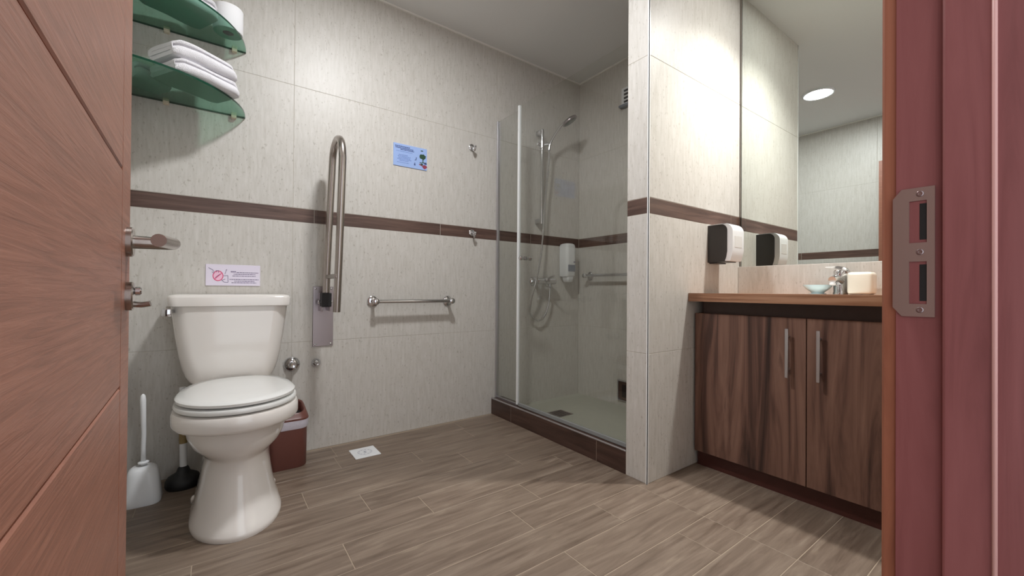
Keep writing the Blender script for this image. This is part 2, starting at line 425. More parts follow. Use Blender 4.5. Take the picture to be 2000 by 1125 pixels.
# local frame: +Y along the leaf to its free edge, +X out of the visible face
ZT = 1.955
obj('core', box(B(), -DT, -.004, 0, LW, .006, ZT), M['doorwood'], door)
st = .100
grooves = [.008, .29, .648, 1.003, 1.36, 1.715, ZT]
for a, b in zip(grooves, grooves[1:]):
    obj('door_board', box(B(), -.006, 0, .10, LW-st-.002, a+.0017, b-.0017, .002, 1), M['doorwood'], door)
obj('stile', box(B(), -.006, 0, LW-st, LW, .006, ZT, .0015, 1), M['doorwood'], door)
obj('stile', box(B(), -.006, 0, 0, .098, .006, ZT, .0015, 1), M['doorwood'], door)
zh, zl, yh = .890, .795, LW-.038
def lever(sgn, name):
    x0 = 0 if sgn > 0 else -DT
    P = lambda x, y, z: (x0+sgn*x, y, z)
    bm = B(); lathe(bm, P(0, yh, zh), (sgn, 0, 0), [(0, .026), (.007, .026), (.009, .024), (.009, .0115), (.055, .0105)], 28)
    ro = obj(name, bm, M['steel'], door, True, 40)
    bm = B(); tube(bm, spline([P(.040, yh, zh), P(.056, yh, zh), P(.063, yh-.012, zh), P(.058, yh-.05, zh-.002), P(.048, yh-.112, zh-.004)], 6), .0104, 16); obj('lever', bm, M['steel'], ro, True, 40)
lever(1, 'handle_rosette'); lever(-1, 'handle_rosette')
bm = B(); lathe(bm, (0, yh, zl), (1, 0, 0), [(0, .025), (.008, .025), (.010, .023), (.010, 0)], 28); ro = obj('lock_rosette', bm, M['steel'], door, True, 40)
bm = B(); cyl(bm, (.010, yh, zl+.009), (.020, yh, zl+.009), .0075, 16, .002); obj('lock_cylinder', bm, M['chrome'], ro, True, 40)
bm = B(); tube(bm, spline([(.009, yh, zl-.014), (.020, yh-.002, zl-.015), (.032, yh-.004, zl-.013)], 5), [.0052]*11, 10); obj('thumb_turn', bm, M['steel'], ro, True, 40)
bm = B(); cyl(bm, (-DT-.010, yh, zl), (-DT, yh, zl), .025, 24); obj('lock_rosette', bm, M['steel'], door, True, 40)

# ------------------------------------------------------------------ toilet
TX = .072
toilet = thing('toilet', (TX, 1.85, 0), 'white close-coupled toilet with its lid closed', 'toilet')
def egg(a, yf, yb, z, n=40, p=2.0, backp=3.2):
    ym = yf+min(.20, (yb-yf)*.42); out = []
    for i in range(n):
        t = 2*math.pi*i/n; c, s = math.cos(t), math.sin(t)
        if s < 0:
            x = a*math.copysign(abs(c)**(2/p), c); y = ym+(ym-yf)*(-abs(s)**(2/p))
        else:
            x = a*math.copysign(abs(c)**(2/backp), c); y = ym+(yb-ym)*abs(s)**(2/backp)
        out.append(Vector((TX+x, y, z)))
    return out
prof = [(0, .136, 1.577, 2.11), (.010, .138, 1.574, 2.11), (.02, .137, 1.576, 2.11), (.035, .131, 1.586, 2.11), (.07, .122, 1.606, 2.11), (.12, .112, 1.628, 2.11), (.18, .104, 1.645, 2.10), (.225, .102, 1.648, 2.10),
        (.238, .110, 1.640, 2.10), (.252, .123, 1.624, 2.11), (.272, .137, 1.609, 2.12), (.30, .147, 1.599, 2.14), (.330, .152, 1.593, 2.15), (.343, .153, 1.592, 2.16), (.3455, .158, 1.586, 2.16), (.347, .174, 1.566, 2.16), (.352, .183, 1.554, 2.16), (.361, .187, 1.549, 2.16), (.394, .187, 1.549, 2.16), (.403, .183, 1.553, 2.16), (.4055, .172, 1.565, 2.15)]
bm = B(); loft(bm, [egg(a, yf, yb, z) for z, a, yf, yb in prof]); obj('bowl', bm, M['porcelain'], toilet, True, 50)
sh = [(.4060, .160, 1.58, 2.03), (.4088, .168, 1.57, 2.03), (.412, .181, 1.556, 2.035), (.420, .183, 1.554, 2.035), (.426, .180, 1.557, 2.03), (.4278, .166, 1.572, 2.03)]
bm = B(); loft(bm, [egg(a, yf, yb, z, backp=2.3) for z, a, yf, yb in sh]); seat = obj('seat', bm, M['seat'], toilet, True, 50)
ld = [(.4280, .155, 1.585, 2.03), (.4312, .164, 1.576, 2.03), (.4345, .177, 1.562, 2.035), (.443, .178, 1.561, 2.035), (.449, .172, 1.568, 2.03), (.4515, .15, 1.592, 2.0), (.453, .08, 1.68, 1.92)]
bm = B(); loft(bm, [egg(a, yf, yb, z, backp=2.3) for z, a, yf, yb in ld]); obj('lid', bm, M['seat'], toilet, True, 50)
for s in (-1, 1):
    bm = B(); cyl(bm, (TX+s*.07-.018, 2.035, .430), (TX+s*.07+.018, 2.035, .430), .010, 14, .002); obj('hinge', bm, M['seat'], toilet, True, 40)
TC = .062
tk = [(.405, .108, 2.078, .03), (.418, .130, 2.065, .04), (.435, .146, 2.056, .05), (.455, .157, 2.050, .055), (.49, .168, 2.046, .058), (.54, .178, 2.043, .058), (.62, .190, 2.041, .058), (.70, .199, 2.039, .058), (.736, .203, 2.038, .058)]
bm = B(); loft(bm, [rrect(TC, (yf+2.235)/2, a, (2.235-yf)/2, min(r, .058), z, 8) for z, a, yf, r in tk]); tank = obj('tank', bm, M['porcelain'], toilet, True, 50)
ll = [(.7355, .203, 2.036), (.739, .211, 2.027), (.771, .212, 2.025), (.780, .208, 2.029), (.7845, .196, 2.042)]
bm = B(); loft(bm, [rrect(TC, (yf+2.25)/2, a, (2.25-yf)/2, .035, z, 8) for z, a, yf in ll]); obj('tank_lid', bm, M['porcelain'], toilet, True, 50)
bm = B(); box(bm, -.163, -.132, 2.010, 2.034, .701, .731, .005); cyl(bm, (-.139, 2.03, .719), (-.131, 2.075, .719), .008, 12); obj('flush_lever', bm, M['chrome'], toilet, True, 40)
for s in (-1, 1):
    bm = B(); lathe(bm, (TX+s*.126, 1.96, .0), (0, 0, 1), [(0, .014), (.018, .013), (.026, .008), (.028, 0.0)], 16); obj('bolt_cap', bm, M['porcelain'], toilet, True)

# ------------------------------------------------------------------ items round the toilet
tb = thing('toilet_brush', (-.207, 2.085, 0), 'white toilet brush standing in its white holder behind the door', 'toilet brush')
bm = B(); loft(bm, [rrect(-.214, 2.078, hx*.93, hy, r, z, 6) for z, hx, hy, r in [(0, .058, .05, .03), (.006, .060, .052, .03), (.03, .058, .05, .03), (.08, .053, .046, .03), (.112, .048, .041, .03), (.127, .043, .036, .028), (.135, .032, .026, .02)]])
obj('holder', bm, M['whiteplastic'], tb, True, 50)
bm = B(); tube(bm, [(-.213, 2.08, .14), (-.214, 2.078, .20), (-.213, 2.078, .26), (-.215, 2.077, .34), (-.216, 2.076, .385), (-.2165, 2.076, .402), (-.2165, 2.076, .408)], [.0085, .0072, .0075, .0085, .0092, .007, .002], 14); obj('handle', bm, M['whiteplastic'], tb, True)
bm = B(); lathe(bm, (-.213, 2.08, .146), (0, 0, 1), [(0, .017), (.004, .017), (.007, .010)], 20); obj('collar', bm, M['whiteplastic'], tb, True)
pl = thing('plunger', (-.098, 2.155, 0), 'plunger with black rubber cup standing on the floor beside the toilet', 'plunger')
bm = B(); lathe(bm, (-.098, 2.155, 0), (0, 0, 1), [(0, .056), (.010, .060), (.026, .059), (.040, .052), (.050, .036), (.058, .024), (.075, .018), (.080, .013)], 32); obj('cup', bm, M['rubber'], pl, True, 50)
bm = B(); cyl(bm, (-.098, 2.155, .07), (-.104, 2.180, .40), .0125, 16, .003); hs = obj('handle', bm, M['whiteplastic'], pl, True, 40)
bm = B(); cyl(bm, (-.0998, 2.1626, .170), (-.1009, 2.1672, .225), .0138, 16, .002); obj('sleeve', bm, M['amber'], pl, True, 40)
bn = thing('waste_bin', (.27, 2.155, 0), 'small brown plastic waste bin with a white liner beside the toilet', 'bin')
cx, cy = .268, 2.155
bm = B(); loft(bm, [rrect(cx, cy, hx, hy, .04, z, 6) for z, hx, hy in [(0, .082, .078), (.004, .084, .080), (.215, .0865, .0835)]]); obj('body', bm, M['brownplastic'], bn, True, 50)
bm = B(); loft(bm, [rrect(cx, cy, hx, hy, .04, z, 6) for z, hx, hy in [(.176, .0872, .0842), (.19, .0905, .088), (.214, .0905, .088), (.218, .086, .083)]]); obj('liner', bm, M['binliner'], bn, True, 50)
bm = B(); loft(bm, [rrect(cx, cy, hx, hy, r, z, 6) for z, hx, hy, r in [(.2145, .091, .0885, .04), (.222, .0915, .089, .04), (.245, .087, .084, .04), (.258, .081, .078, .038), (.262, .076, .073, .037), (.258, .071, .068, .036), (.225, .069, .066, .036)]], cap=False)
bm.faces.new([v for v in bm.verts][-28:])
for v in bm.verts:
    if v.co.z > .24: v.co.z += (v.co.y-cy)*.22
obj('rim', bm, M['brownplastic'], bn, True, 50)
bm = B(); loft(bm, [rrect(cx, cy, .0685, .0655, .035, z, 6) for z in (.2262, .2268)]); obj('opening', bm, M['dark'], bn)  # dark disc painted in for the shade inside the bin mouth
def valve(x, z, r, name, lab):
    t = thing(name, (x, YB, z-r), lab, 'valve')
    bm = B(); lathe(bm, (x, YB, z), (0, -1, 0), [(0, r), (.006, r), (.014, r*.86), (.020, r*.55), (.022, r*.42)], 32); obj('rosette', bm, M['chrome'], t, True, 60)
    bm = B(); lathe(bm, (x, YB-.018, z), (0, -1, 0), [(0, r*.42), (.022, r*.40), (.026, r*.30), (.024, .003)], 20); obj('knob', bm, M['chrome'], t, True, 40)
valve(.309, .441, .036, 'stop_valve', 'larger round chrome valve on the wall right of the toilet')
valve(.418, .438, .022, 'stop_valve', 'smaller chrome valve on the wall below the grab bar plate')
dr = thing('floor_drain', (.61, 2.075, 0), 'white square drain cover with a faint round emblem near the back wall', 'drain cover')
obj('cover', box(B(), .549, .670, 2.011, 2.138, .0, .004, .001, 1), M['whiteplastic'], dr)
bm = B()
def ring(bm, c, r, wd, fn, n=24):
    v = [(bm.verts.new(fn(c[0]+(r-wd)*math.cos(2*math.pi*i/n), c[1]+(r-wd)*math.sin(2*math.pi*i/n))), bm.verts.new(fn(c[0]+r*math.cos(2*math.pi*i/n), c[1]+r*math.sin(2*math.pi*i/n)))) for i in range(n)]
    for i in range(n): bm.faces.new((v[i][0], v[i][1], v[(i+1) % n][1], v[(i+1) % n][0]))
def stroke(bm, a, b, wd, fn):
    a = Vector(a); b = Vector(b); d = (b-a); 
    if d.length == 0: return
    d.normalize(); nn = Vector((-d.y, d.x))*wd/2
    bm.faces.new([bm.verts.new(fn(*p)) for p in (a-nn, b-nn, b+nn, a+nn)])
fd = lambda a, b: (a, b, .0043)
ring(bm, (.61, 2.075), .034, .002, fd); 
for i in range(10):
    t = 2*math.pi*i/10; stroke(bm, (.61+.024*math.cos(t), 2.075+.024*math.sin(t)), (.61+.030*math.cos(t), 2.075+.030*math.sin(t)), .004, fd)
stroke(bm, (.602, 2.070), (.616, 2.066), .004, fd); stroke(bm, (.606, 2.080), (.620, 2.083), .004, fd); stroke(bm, (.612, 2.06), (.608, 2.09), .003, fd)
obj('emblem', bm, plain('emblem_grey', (150, 152, 168), .5), dr)

# ------------------------------------------------------------------ wall signs
def wall_sign(name, x0, x1, z0, z1, mat, lab):
    t = thing(name, ((x0+x1)/2, YB, z0), lab, 'sign')
    obj('plate', box(B(), x0, x1, YB-.004, YB, z0, z1, .0006, 1), mat, t)
    return t
x0, x1, z0, z1 = -.034, .172, .822, .917
sg = wall_sign('wall_sign', x0, x1, z0, z1, M['signwhite'], 'white notice with pink drawing on the wall above the toilet tank')
F = lambda a, b: (x0+(a-265)/1335*(x1-x0), YB-.0045, z1-(b-205)/515*(z1-z0))
def dashes(bm, a, b, y, h, F, seed, lo=18, hi=75, gap=10):
    rr = random.Random(seed); x = a
    while x < b-8:
        l = min(rr.uniform(lo, hi), b-x); stroke(bm, (x, y), (x+l, y), h, F); x += l+gap
bm = B()
for i, (a, b, y) in enumerate([(1000, 1550, 393), (930, 1480, 436), (900, 1480, 480), (830, 1560, 565), (950, 1450, 607), (880, 1500, 645)]): dashes(bm, a, b, y, 16, F, i)
obj('fine_print', bm, M['inkgrey'], sg)
bm = B(); dashes(bm, 860, 985, 376, 30, F, 9, 22, 34, 6); obj('heading', bm, M['inkgrey'], sg)
bm = B(); F0 = lambda a, b: F(a, b)
ring(bm, (555, 482), 128, 20, F); stroke(bm, (480, 560), (640, 420), 16, F); obj('prohibition_ring', bm, M['inkpink'], sg)
F2 = lambda a, b: (F(a, b)[0], YB-.0042, F(a, b)[2])
bm = B(); vs = [bm.verts.new(F2(555+108*math.cos(t*math.pi/12), 482+108*math.sin(t*math.pi/12))) for t in range(24)]; bm.faces.new(vs); obj('pink_disc', bm, M['inkpinkpale'], sg)
F3 = lambda a, b: (F(a, b)[0], YB-.0048, F(a, b)[2])
bm = B()
for a, b in [((790, 470), (795, 640)), ((795, 640), (700, 635)), ((640, 580), (700, 635)), ((690, 480), (790, 470)), ((640, 590), (730, 560)), ((755, 320), (720, 440)), ((770, 330), (740, 345)), ((430, 350), (470, 400)), ((330, 290), (440, 345)), ((500, 360), (570, 355)), ((520, 360), (510, 400)), ((570, 360), (560, 410)), ((410, 390), (470, 430)), ((490, 530), (560, 470)), ((560, 470), (610, 440))]: stroke(bm, a, b, 11, F3)
obj('drawing', bm, M['inkgrey'], sg)
bx0, bx1, bz0, bz1 = .806, 1.008, 1.513, 1.640
sb = wall_sign('wall_sign', bx0, bx1, bz0, bz1, M['signblue'], 'light blue notice with a tree picture on the wall beside the grab bar')
G = lambda a, b: (bx0+(a-93)/332*(bx1-bx0), YB-.0045, bz1-(b-115)/205*(bz1-bz0))
bm = B()
for i, (a, b, y) in enumerate([(108, 262, 141), (112, 285, 155), (160, 300, 168)]): dashes(bm, a, b, y-2, 9, G, 20+i, 6, 16, 3)
obj('heading', bm, M['inkblue'], sb)
bm = B()
for i, (a, b, y) in enumerate([(120, 285, 186), (145, 235, 218), (135, 262, 231), (140, 258, 244), (130, 268, 257), (150, 245, 270), (128, 250, 288)]): dashes(bm, a, b, y-2, 5 if i in (0, 6) else 7, G, 40+i, 5, 14, 3)
obj('fine_print', bm, M['inklight'], sb)
def blob(bm, cx, cy, rx, ry, F, n=14, seed=0, j=.2):
    rr = random.Random(seed)
    bm.faces.new([bm.verts.new(F(cx+rx*(1+rr.uniform(-j, j))*math.cos(2*math.pi*i/n), cy+ry*(1+rr.uniform(-j, j))*math.sin(2*math.pi*i/n))) for i in range(n)])
bm = B(); blob(bm, 382, 196, 32, 26, G, seed=3); stroke(bm, (383, 215), (384, 250), 9, G); stroke(bm, (350, 256), (420, 248), 7, G); blob(bm, 372, 142, 16, 5, G, seed=8); blob(bm, 372, 268, 14, 9, G, seed=5); obj('tree_picture', bm, M['inkgreen'], sb)
bm = B(); blob(bm, 402, 288, 22, 18, G, seed=6, j=.3); stroke(bm, (345, 270), (385, 285), 9, G); obj('red_picture', bm, M['inkred'], sb)
bm = B(); stroke(bm, (318, 212), (312, 240), 7, G); stroke(bm, (300, 242), (314, 234), 5, G); obj('running_figure', bm, M['inkblue'], sb)
bm = B(); blob(bm, 301, 281, 8, 11, G, seed=1); stroke(bm, (301, 262), (301, 274), 5, G); obj('bottle_picture', bm, M['inkblue'], sb)
bm = B(); blob(bm, 410, 258, 14, 9, G, seed=2); obj('bush_picture', bm, M['inkblue'], sb)

# ------------------------------------------------------------------ towel rail, hooks, grab bar
def wall_bar(name, pts, out, r, rr, lab, group=None):
    """straight bar between two wall flanges; pts on the wall, out = vector off the wall"""
    a, b = Vector(pts[0]), Vector(pts[1]); out = Vector(out)
    t = thing(name, (a+b)/2, lab, 'towel rail', group)
    e = (b-a).normalized()*.014
    obj('bar', cyl(B(), a+out-e, b+out+e, r, 18, .002), M['chrome'], t, True, 40)
    for q in (a, b):
        bm = B(); lathe(bm, q, out, [(0, rr), (.006, rr), (.010, rr*.8), (.012, .010), (out.length-.012, .010), (out.length-.006, .0165), (out.length+.012, .0165), (out.length+.016, .010)], 28)
        obj('flange', bm, M['chrome'], t, True, 40)
wall_bar('towel_rail', [(.697, YB, .745), (1.150, YB, .745)], (0, -.062, 0), .0105, .029, 'chrome towel rail on the back wall right of the grab bar')
wall_bar('towel_rail', [(XR, 2.135, .922), (XR, 1.36, .922)], (-.062, 0, 0), .0105, .029, 'chrome towel rail on the end wall inside the shower')
def hook(x, z, lab):
    t = thing('robe_hook', (x, YB, z-.03), lab, 'hook', 'robe hooks on the back wall')
    bm = B(); lathe(bm, (x, YB, z+.004), (0, -1, 0), [(0, .021), (.006, .021), (.009, .017), (.010, .008), (.022, .008)], 24); obj('rosette', bm, M['chrome'], t, True, 40)
    bm = B(); tube(bm, spline([(x, YB-.016, z+.004), (x, YB-.024, z-.004), (x, YB-.027, z-.018), (x, YB-.036, z-.024), (x, YB-.044, z-.014), (x, YB-.046, z-.004)], 5), .0062, 12); obj('prong', bm, M['chrome'], t, True)
    bm = B(); lathe(bm, (x, YB-.046, z-.006), (0, 0, 1), [(0, .004), (.003, .0085), (.009, .0085), (.012, .004)], 14); obj('tip', bm, M['chrome'], t, True)
hook(1.313, 1.712, 'chrome robe hook high on the back wall, above the brown border')
hook(1.318, 1.170, 'chrome robe hook on the brown border tile')
gb = thing('grab_bar', (.447, YB, .52), 'steel folding grab bar raised upright beside the toilet', 'grab bar')
obj('wall_plate', box(B(), .400, .496, YB-.006, YB, .520, .823, .001, 1), M['satin'], gb)
for x in (.411, .485):
    for z in (.530, .812):
        bm = B(); lathe(bm, (x, YB-.006, z), (0, -1, 0), [(0, .0055), (.002, .0048), (.003, .002)], 14); obj('screw', bm, M['chrome'], gb, True)
bm = B(); box(bm, .425, .433, YB-.075, YB-.005, .70, .79, .002); box(bm, .462, .470, YB-.075, YB-.005, .70, .79, .002); obj('hinge_bracket', bm, M['satin'], gb)
bm = B(); cyl(bm, (.414, YB-.055, .745), (.480, YB-.055, .745), .010, 16, .002); obj('hinge_pin', bm, M['chrome'], gb, True, 40)
by, fy = 2.192, 2.012
pts = [(.447, by, .735), (.450, by-.012, .95), (.456, by-.030, 1.20), (.461, by-.045, 1.405)]
R = .5*(by-.045-(fy-.058)); ctr = ((by-.045+fy-.058)/2, 1.42)
for i in range(1, 12):
    t = math.pi*i/12; pts.append((.462, ctr[0]+R*math.cos(t), ctr[1]+R*math.sin(t)))
pts += [(.463, fy-.058, 1.405), (.461, fy-.045, 1.20), (.459, fy-.025, .95), (.457, fy, .705)]
bm = B(); tube(bm, pts, .0168, 18); obj('tube', bm, M['steel'], gb, True, 40)
bm = B(); box(bm, .424, .468, by-.030, by+.028, .722, .792, .004); obj('bush', bm, M['rubber'], gb)
bm = B(); box(bm, .441, .465, fy-.03, by, .860, .880, .004); obj('cross_brace', bm, M['steel'], gb)

# ------------------------------------------------------------------ corner shelves, towels, roll
def corner_shelf(z, lab):
    t = thing('glass_shelf', (XL+.15, YB-.15, z), lab, 'shelf', 'green glass corner shelves')
    n = 40; a, b = .404, .386; th = .008
    poly = [(XL+.002, YB-.002)]+[(XL+.002+a*math.cos(math.pi/2*i/n), YB-.002-b*math.sin(math.pi/2*i/n)) for i in range(n+1)]
    bm = B(); v0 = [bm.verts.new((x, y, z)) for x, y in poly]; v1 = [bm.verts.new((x, y, z+th)) for x, y in poly]
    bm.faces.new(v0[::-1]); bm.faces.new(v1); obj('glass_pane', bm, M['shelf'], t)
    bm = B(); v0 = [bm.verts.new((x, y, z)) for x, y in poly]; v1 = [bm.verts.new((x, y, z+th)) for x, y in poly]
    for i in range(len(poly)): j = (i+1) % len(poly); bm.faces.new((v0[i], v0[j], v1[j], v1[i]))
    obj('glass_edge', bm, M['shelfedge'], t)
    for x in (-.174, .062):
        obj('clip', box(B(), x-.010, x+.010, YB-.022, YB, z-.012, z+.013, .002), M['clip'], t)
    for y in (2.06, 1.93):
        obj('clip', box(B(), XL, XL+.022, y-.010, y+.010, z-.012, z+.013, .002), M['clip'], t)
corner_shelf(1.594, 'lower green glass corner shelf above the toilet')
corner_shelf(1.896, 'upper green glass corner shelf cut by the top of the picture')

def towel(x, y, z, L, D, hgt, rot, layers, lab, seed):
    """folded towel: one sheet folded back and forth in the (depth, height) plane"""
    rr = random.Random(seed); t = hgt/layers; th = t*.485
    path = []
    for k in range(layers):
        zz = t*(k+.5); dirn = 1 if k % 2 == 0 else -1
        d0, d1 = (D/2, -D/2) if dirn > 0 else (-D/2, D/2)
        e = t*.5
        m = 9
        for i in range(m+1):
            f = i/m; d = (d0-math.copysign(e, d0))+((d1-math.copysign(e, d1))-(d0-math.copysign(e, d0)))*f
            path.append((d, zz))
        if k < layers-1:
            c = d1-math.copysign(e, d1)
            for i in range(1, 6):
                a = -math.pi/2+math.pi*i/6; path.append((c+math.copysign(1, d1)*e*math.cos(a), zz+e+e*math.sin(a)))
    # outline by offsetting
    def off(sg):
        out = []
        for i, p in enumerate(path):
            q0 = path[max(i-1, 0)]; q1 = path[min(i+1, len(path)-1)]
            dx, dz = q1[0]-q0[0], q1[1]-q0[1]; l = math.hypot(dx, dz) or 1
            out.append((p[0]-dz/l*th*sg, p[1]+dx/l*th*sg))
        return out
    A, Bo = off(1), off(-1)
    e0 = path[-1]; dxe = path[-1][0]-path[-2][0]; s1 = math.copysign(1, dxe)
    s0 = math.copysign(1, path[0][0]-path[1][0])
    outline = A+[(e0[0]+s1*th*.8, e0[1]+th*.5), (e0[0]+s1*th*1.0, e0[1]), (e0[0]+s1*th*.8, e0[1]-th*.5)]+Bo[::-1]+[(path[0][0]+s0*th*.8, path[0][1]-th*.5), (path[0][0]+s0*th, path[0][1]), (path[0][0]+s0*th*.8, path[0][1]+th*.5)]
    ns = 26; bm = B(); loops = []
    ph = [rr.uniform(0, 6.28) for _ in range(4)]
    cr, sr = math.cos(rot), math.sin(rot)
    for j in range(ns+1):
        f = j/ns; l = (f-.5)*L
        edge = min(f, 1-f); shrink = 1-.16*math.exp(-(edge/.055)**2)
        lp = []
        for d, zz in outline:
            dd = d*shrink+.0040*math.sin(f*4+ph[0]+zz*70)+.0022*math.sin(f*10+ph[1]+zz*40)
            z2 = zz*(1-.9*(1-shrink))+.0022*math.sin(f*6+ph[2]+d*26)*(zz/hgt)-(.007*(zz/hgt)*(2*abs(f-.5))**3)
            ll = l+.002*math.sin(zz*200+ph[3])
            lp.append(Vector((x+ll*cr-dd*sr, y+ll*sr+dd*cr, z+max(z2, .0005))))
        loops.append(lp)
    loft(bm, loops); bmesh.ops.triangulate(bm, faces=[f for f in bm.faces if len(f.verts) > 4])
    return tag(obj('folded_towel', bm, M['towel'], None, True, 70), lab, 'towel', 'folded white towels')
a32 = math.radians(32)
ST = 1.603
towel(-.066, 2.052, ST, .232, .175, .060, a32, 3, 'folded white towel lying directly on the lower glass shelf, under another', 1)
towel(-.074, 2.050, ST+.0605, .226, .172, .066, math.radians(31), 3, 'folded white towel on top of the two-towel pile on the lower shelf', 2)
towel(-.228, 2.160, ST+.0006, .12, .11, .072, math.radians(32), 3, 'folded white towel half hidden by the door on the lower shelf', 3)
ST2 = 1.905
towel(-.125, 2.085, ST2, .20, .17, .075, math.radians(28), 3, 'folded white towel on the upper glass shelf beside the paper roll', 4)
tr = thing('toilet_roll', (.036, 2.140, ST2), 'white toilet paper roll standing on the upper glass shelf', 'toilet roll')
bm = B(); lathe(bm, (.036, 2.140, ST2), (0, 0, 1), [(.0, .020), (0, .052), (.003, .054), (.100, .054), (.103, .052), (.103, .020), (0, .020)], 36, False); bmesh.ops.remove_doubles(bm, verts=bm.verts, dist=1e-6)
obj('paper', bm, M['paper'], tr, True, 50)
bm = B(); lathe(bm, (.036, 2.140, ST2+.001), (0, 0, 1), [(0, .0195), (.101, .0195), (.101, .0185), (0, .0185), (0, .0195)], 28, False); obj('core', bm, plain('card_core', (96, 82, 68), .9), tr, True, 50)
bm = B(); lathe(bm, (.036, 2.140, ST2+.0012), (0, 0, 1), [(.012, .0184), (.0126, .0184)], 24); obj('core_hole_shade', bm, M['dark'], tr)  # dark disc inside the core, painted shade of the hollow

# ------------------------------------------------------------------ shower
kb = struct('trim_7', box(B(), XK+REC, 1.568, YP1, YB, 0, .100-REC), M['floorgrout'], 'dark brown tiled kerb in front of the shower', 'kerb')
for a, b in ((YP1, 1.345), (1.345, 2.043), (2.043, YB)):
    tile(kb, 'kerb_tile', lambda u, v, wv: (XK-wv, u, v), a, b, 0, .1, M['kerbtile'])
    tile(kb, 'kerb_top_tile', lambda u, v, wv: (u, v, .1+wv), XK, 1.568, a, b, M['kerbtile']) if False else None
bm = B(); box(bm, XK+.0005, 1.568, YP1, YB, .0985, .1005); obj('kerb_top', bm, M['kerbtile'], kb)
bm = B(); box(bm, XK-.0015, XK+.007, YP1+.001, YB-.001, .0995, .1065, .001, 1); obj('edge_strip', bm, M['alu'], kb)
tray = struct('floor_shower', box(B(), 1.568, XR, YP1, YB, 0, .022), M['tray'], 'greenish grey shower tray', 'shower tray')
sd = thing('floor_drain', (1.80, 1.95, .022), 'square metal drain grate in the shower tray', 'drain cover')
obj('frame', box(B(), 1.738, 1.862, 1.892, 2.008, .022, .0245, .0008, 1), M['satin'], sd)
for i in range(6): obj('slot', box(B(), 1.752, 1.848, 1.905+i*.0165, 1.911+i*.0165, .0246, .0249), M['dark'], sd)
XG = 1.515
sc = thing('shower_screen', (XG, 2.14, .1), 'narrow fixed glass shower panel against the back wall', 'shower screen')
obj('glass_pane', box(B(), XG-.003, XG+.003, 2.030, YB-.010, .113, 1.925), M['pane'], sc)
bm = B(); box(bm, XG-.010, XG+.010, YB-.012, YB, .1005, 1.93, .001, 1); obj('wall_channel', bm, M['alu'], sc)
bm = B(); box(bm, XG-.009, XG+.009, 2.016, 2.031, .108, 1.952, .0025, 2); obj('post', bm, M['whiteprofile'], sc)
bm = B(); box(bm, XG-.009, XG+.009, 2.031, YB-.012, .1005, .114, .001, 1); obj('bottom_channel', bm, M['alu'], sc)
sdn = thing('shower_door', (XG, 1.6, .1), 'wide clear glass shower door with a small chrome knob', 'shower door')
obj('glass_pane', box(B(), XG-.003, XG+.003, YP1+.012, 2.012, .122, 1.945), M['pane'], sdn)
bm = B(); box(bm, XG-.006, XG+.006, YP1+.012, 2.012, .103, .123, .001, 1); obj('bottom_seal', bm, M['seal'], sdn)
bm = B(); box(bm, XG-.008, XG+.008, YP1, YP1+.013, .101, 1.945, .001, 1); obj('hinge_profile', bm, M['alu'], sdn)
bm = B(); lathe(bm, (XG-.003, 1.955, 1.004), (-1, 0, 0), [(0, .012), (.006, .012), (.010, .009), (.022, .009), (.026, .0135), (.038, .0135), (.042, .010)], 24); obj('knob', bm, M['chrome'], sdn, True, 40)
bm = B(); lathe(bm, (XG+.003, 1.955, 1.004), (1, 0, 0), [(0, .012), (.006, .012), (.010, .009), (.022, .009), (.026, .0135), (.038, .0135), (.042, .010)], 24); obj('knob', bm, M['chrome'], sdn, True, 40)
# slide rail
RX, RY = 1.852, YB-.055
sr = thing('shower_rail', (RX, YB, 1.27), 'vertical chrome slide rail on the shower wall', 'shower rail')
obj('rail', cyl(B(), (RX, RY, 1.275), (RX, RY, 1.945), .0105, 18, .003), M['chrome'], sr, True, 40)
for z in (1.925, 1.300):
    bm = B(); box(bm, RX-.017, RX+.017, RY-.002, YB, z-.016, z+.016, .006); obj('bracket', bm, M['chrome'], sr, True, 40)
bm = B(); cyl(bm, (RX, RY, 1.805), (RX, RY, 1.860), .019, 20, .004); cyl(bm, (RX-.042, RY-.002, 1.832), (RX-.015, RY, 1.832), .012, 16, .003); cyl(bm, (RX, RY, 1.832), (RX+.036, RY-.030, 1.838), .013, 16, .003); obj('slider', bm, M['chrome'], sr, True, 40)
hsd = thing('hand_shower', (RX+.04, RY-.03, 1.83), 'grey hand shower head clipped to the slide rail', 'hand shower')
P0, P1, P2, P3 = Vector((RX+.036, RY-.032, 1.795)), Vector((RX+.045, RY-.040, 1.845)), Vector((RX+.085, RY-.075, 1.935)), Vector((RX+.120, RY-.105, 1.990))
bm = B(); tube(bm, spline([P0, P1, P2, P3], 6), .0105, 14); obj('handle', bm, M['chrome'], hsd, True, 40)
dn = Vector((.45, -.30, -.84)).normalized(); hc = P3+Vector((.022, -.018, .012))
bm = B(); lathe(bm, hc-dn*.016, dn, [(0, .012), (.006, .038), (.014, .054), (.026, .058), (.030, .056), (.031, .0)], 36); obj('head', bm, M['satin'], hsd, True, 50)
bm = B(); lathe(bm, hc+dn*.0152, dn, [(0, .047), (.001, .046), (.0012, 0)], 30); obj('spray_face', bm, plain('spray_grey', (110, 116, 110), .4), hsd, True, 50)
ho = spline([P0-Vector((0, 0, .0)), (1.888, RY-.030, 1.70), (1.872, YB-.075, 1.50), (1.852, YB-.080, 1.30), (1.822, YB-.090, 1.08), (1.786, YB-.100, .94), (1.760, YB-.100, .85), (1.752, YB-.070, .74), (1.762, YB-.045, .66), (1.795, YB-.038, .625), (1.850, YB-.038, .598), (1.905, YB-.042, .645), (1.925, YB-.055, .74), (1.926, YB-.062, .835)], 7)
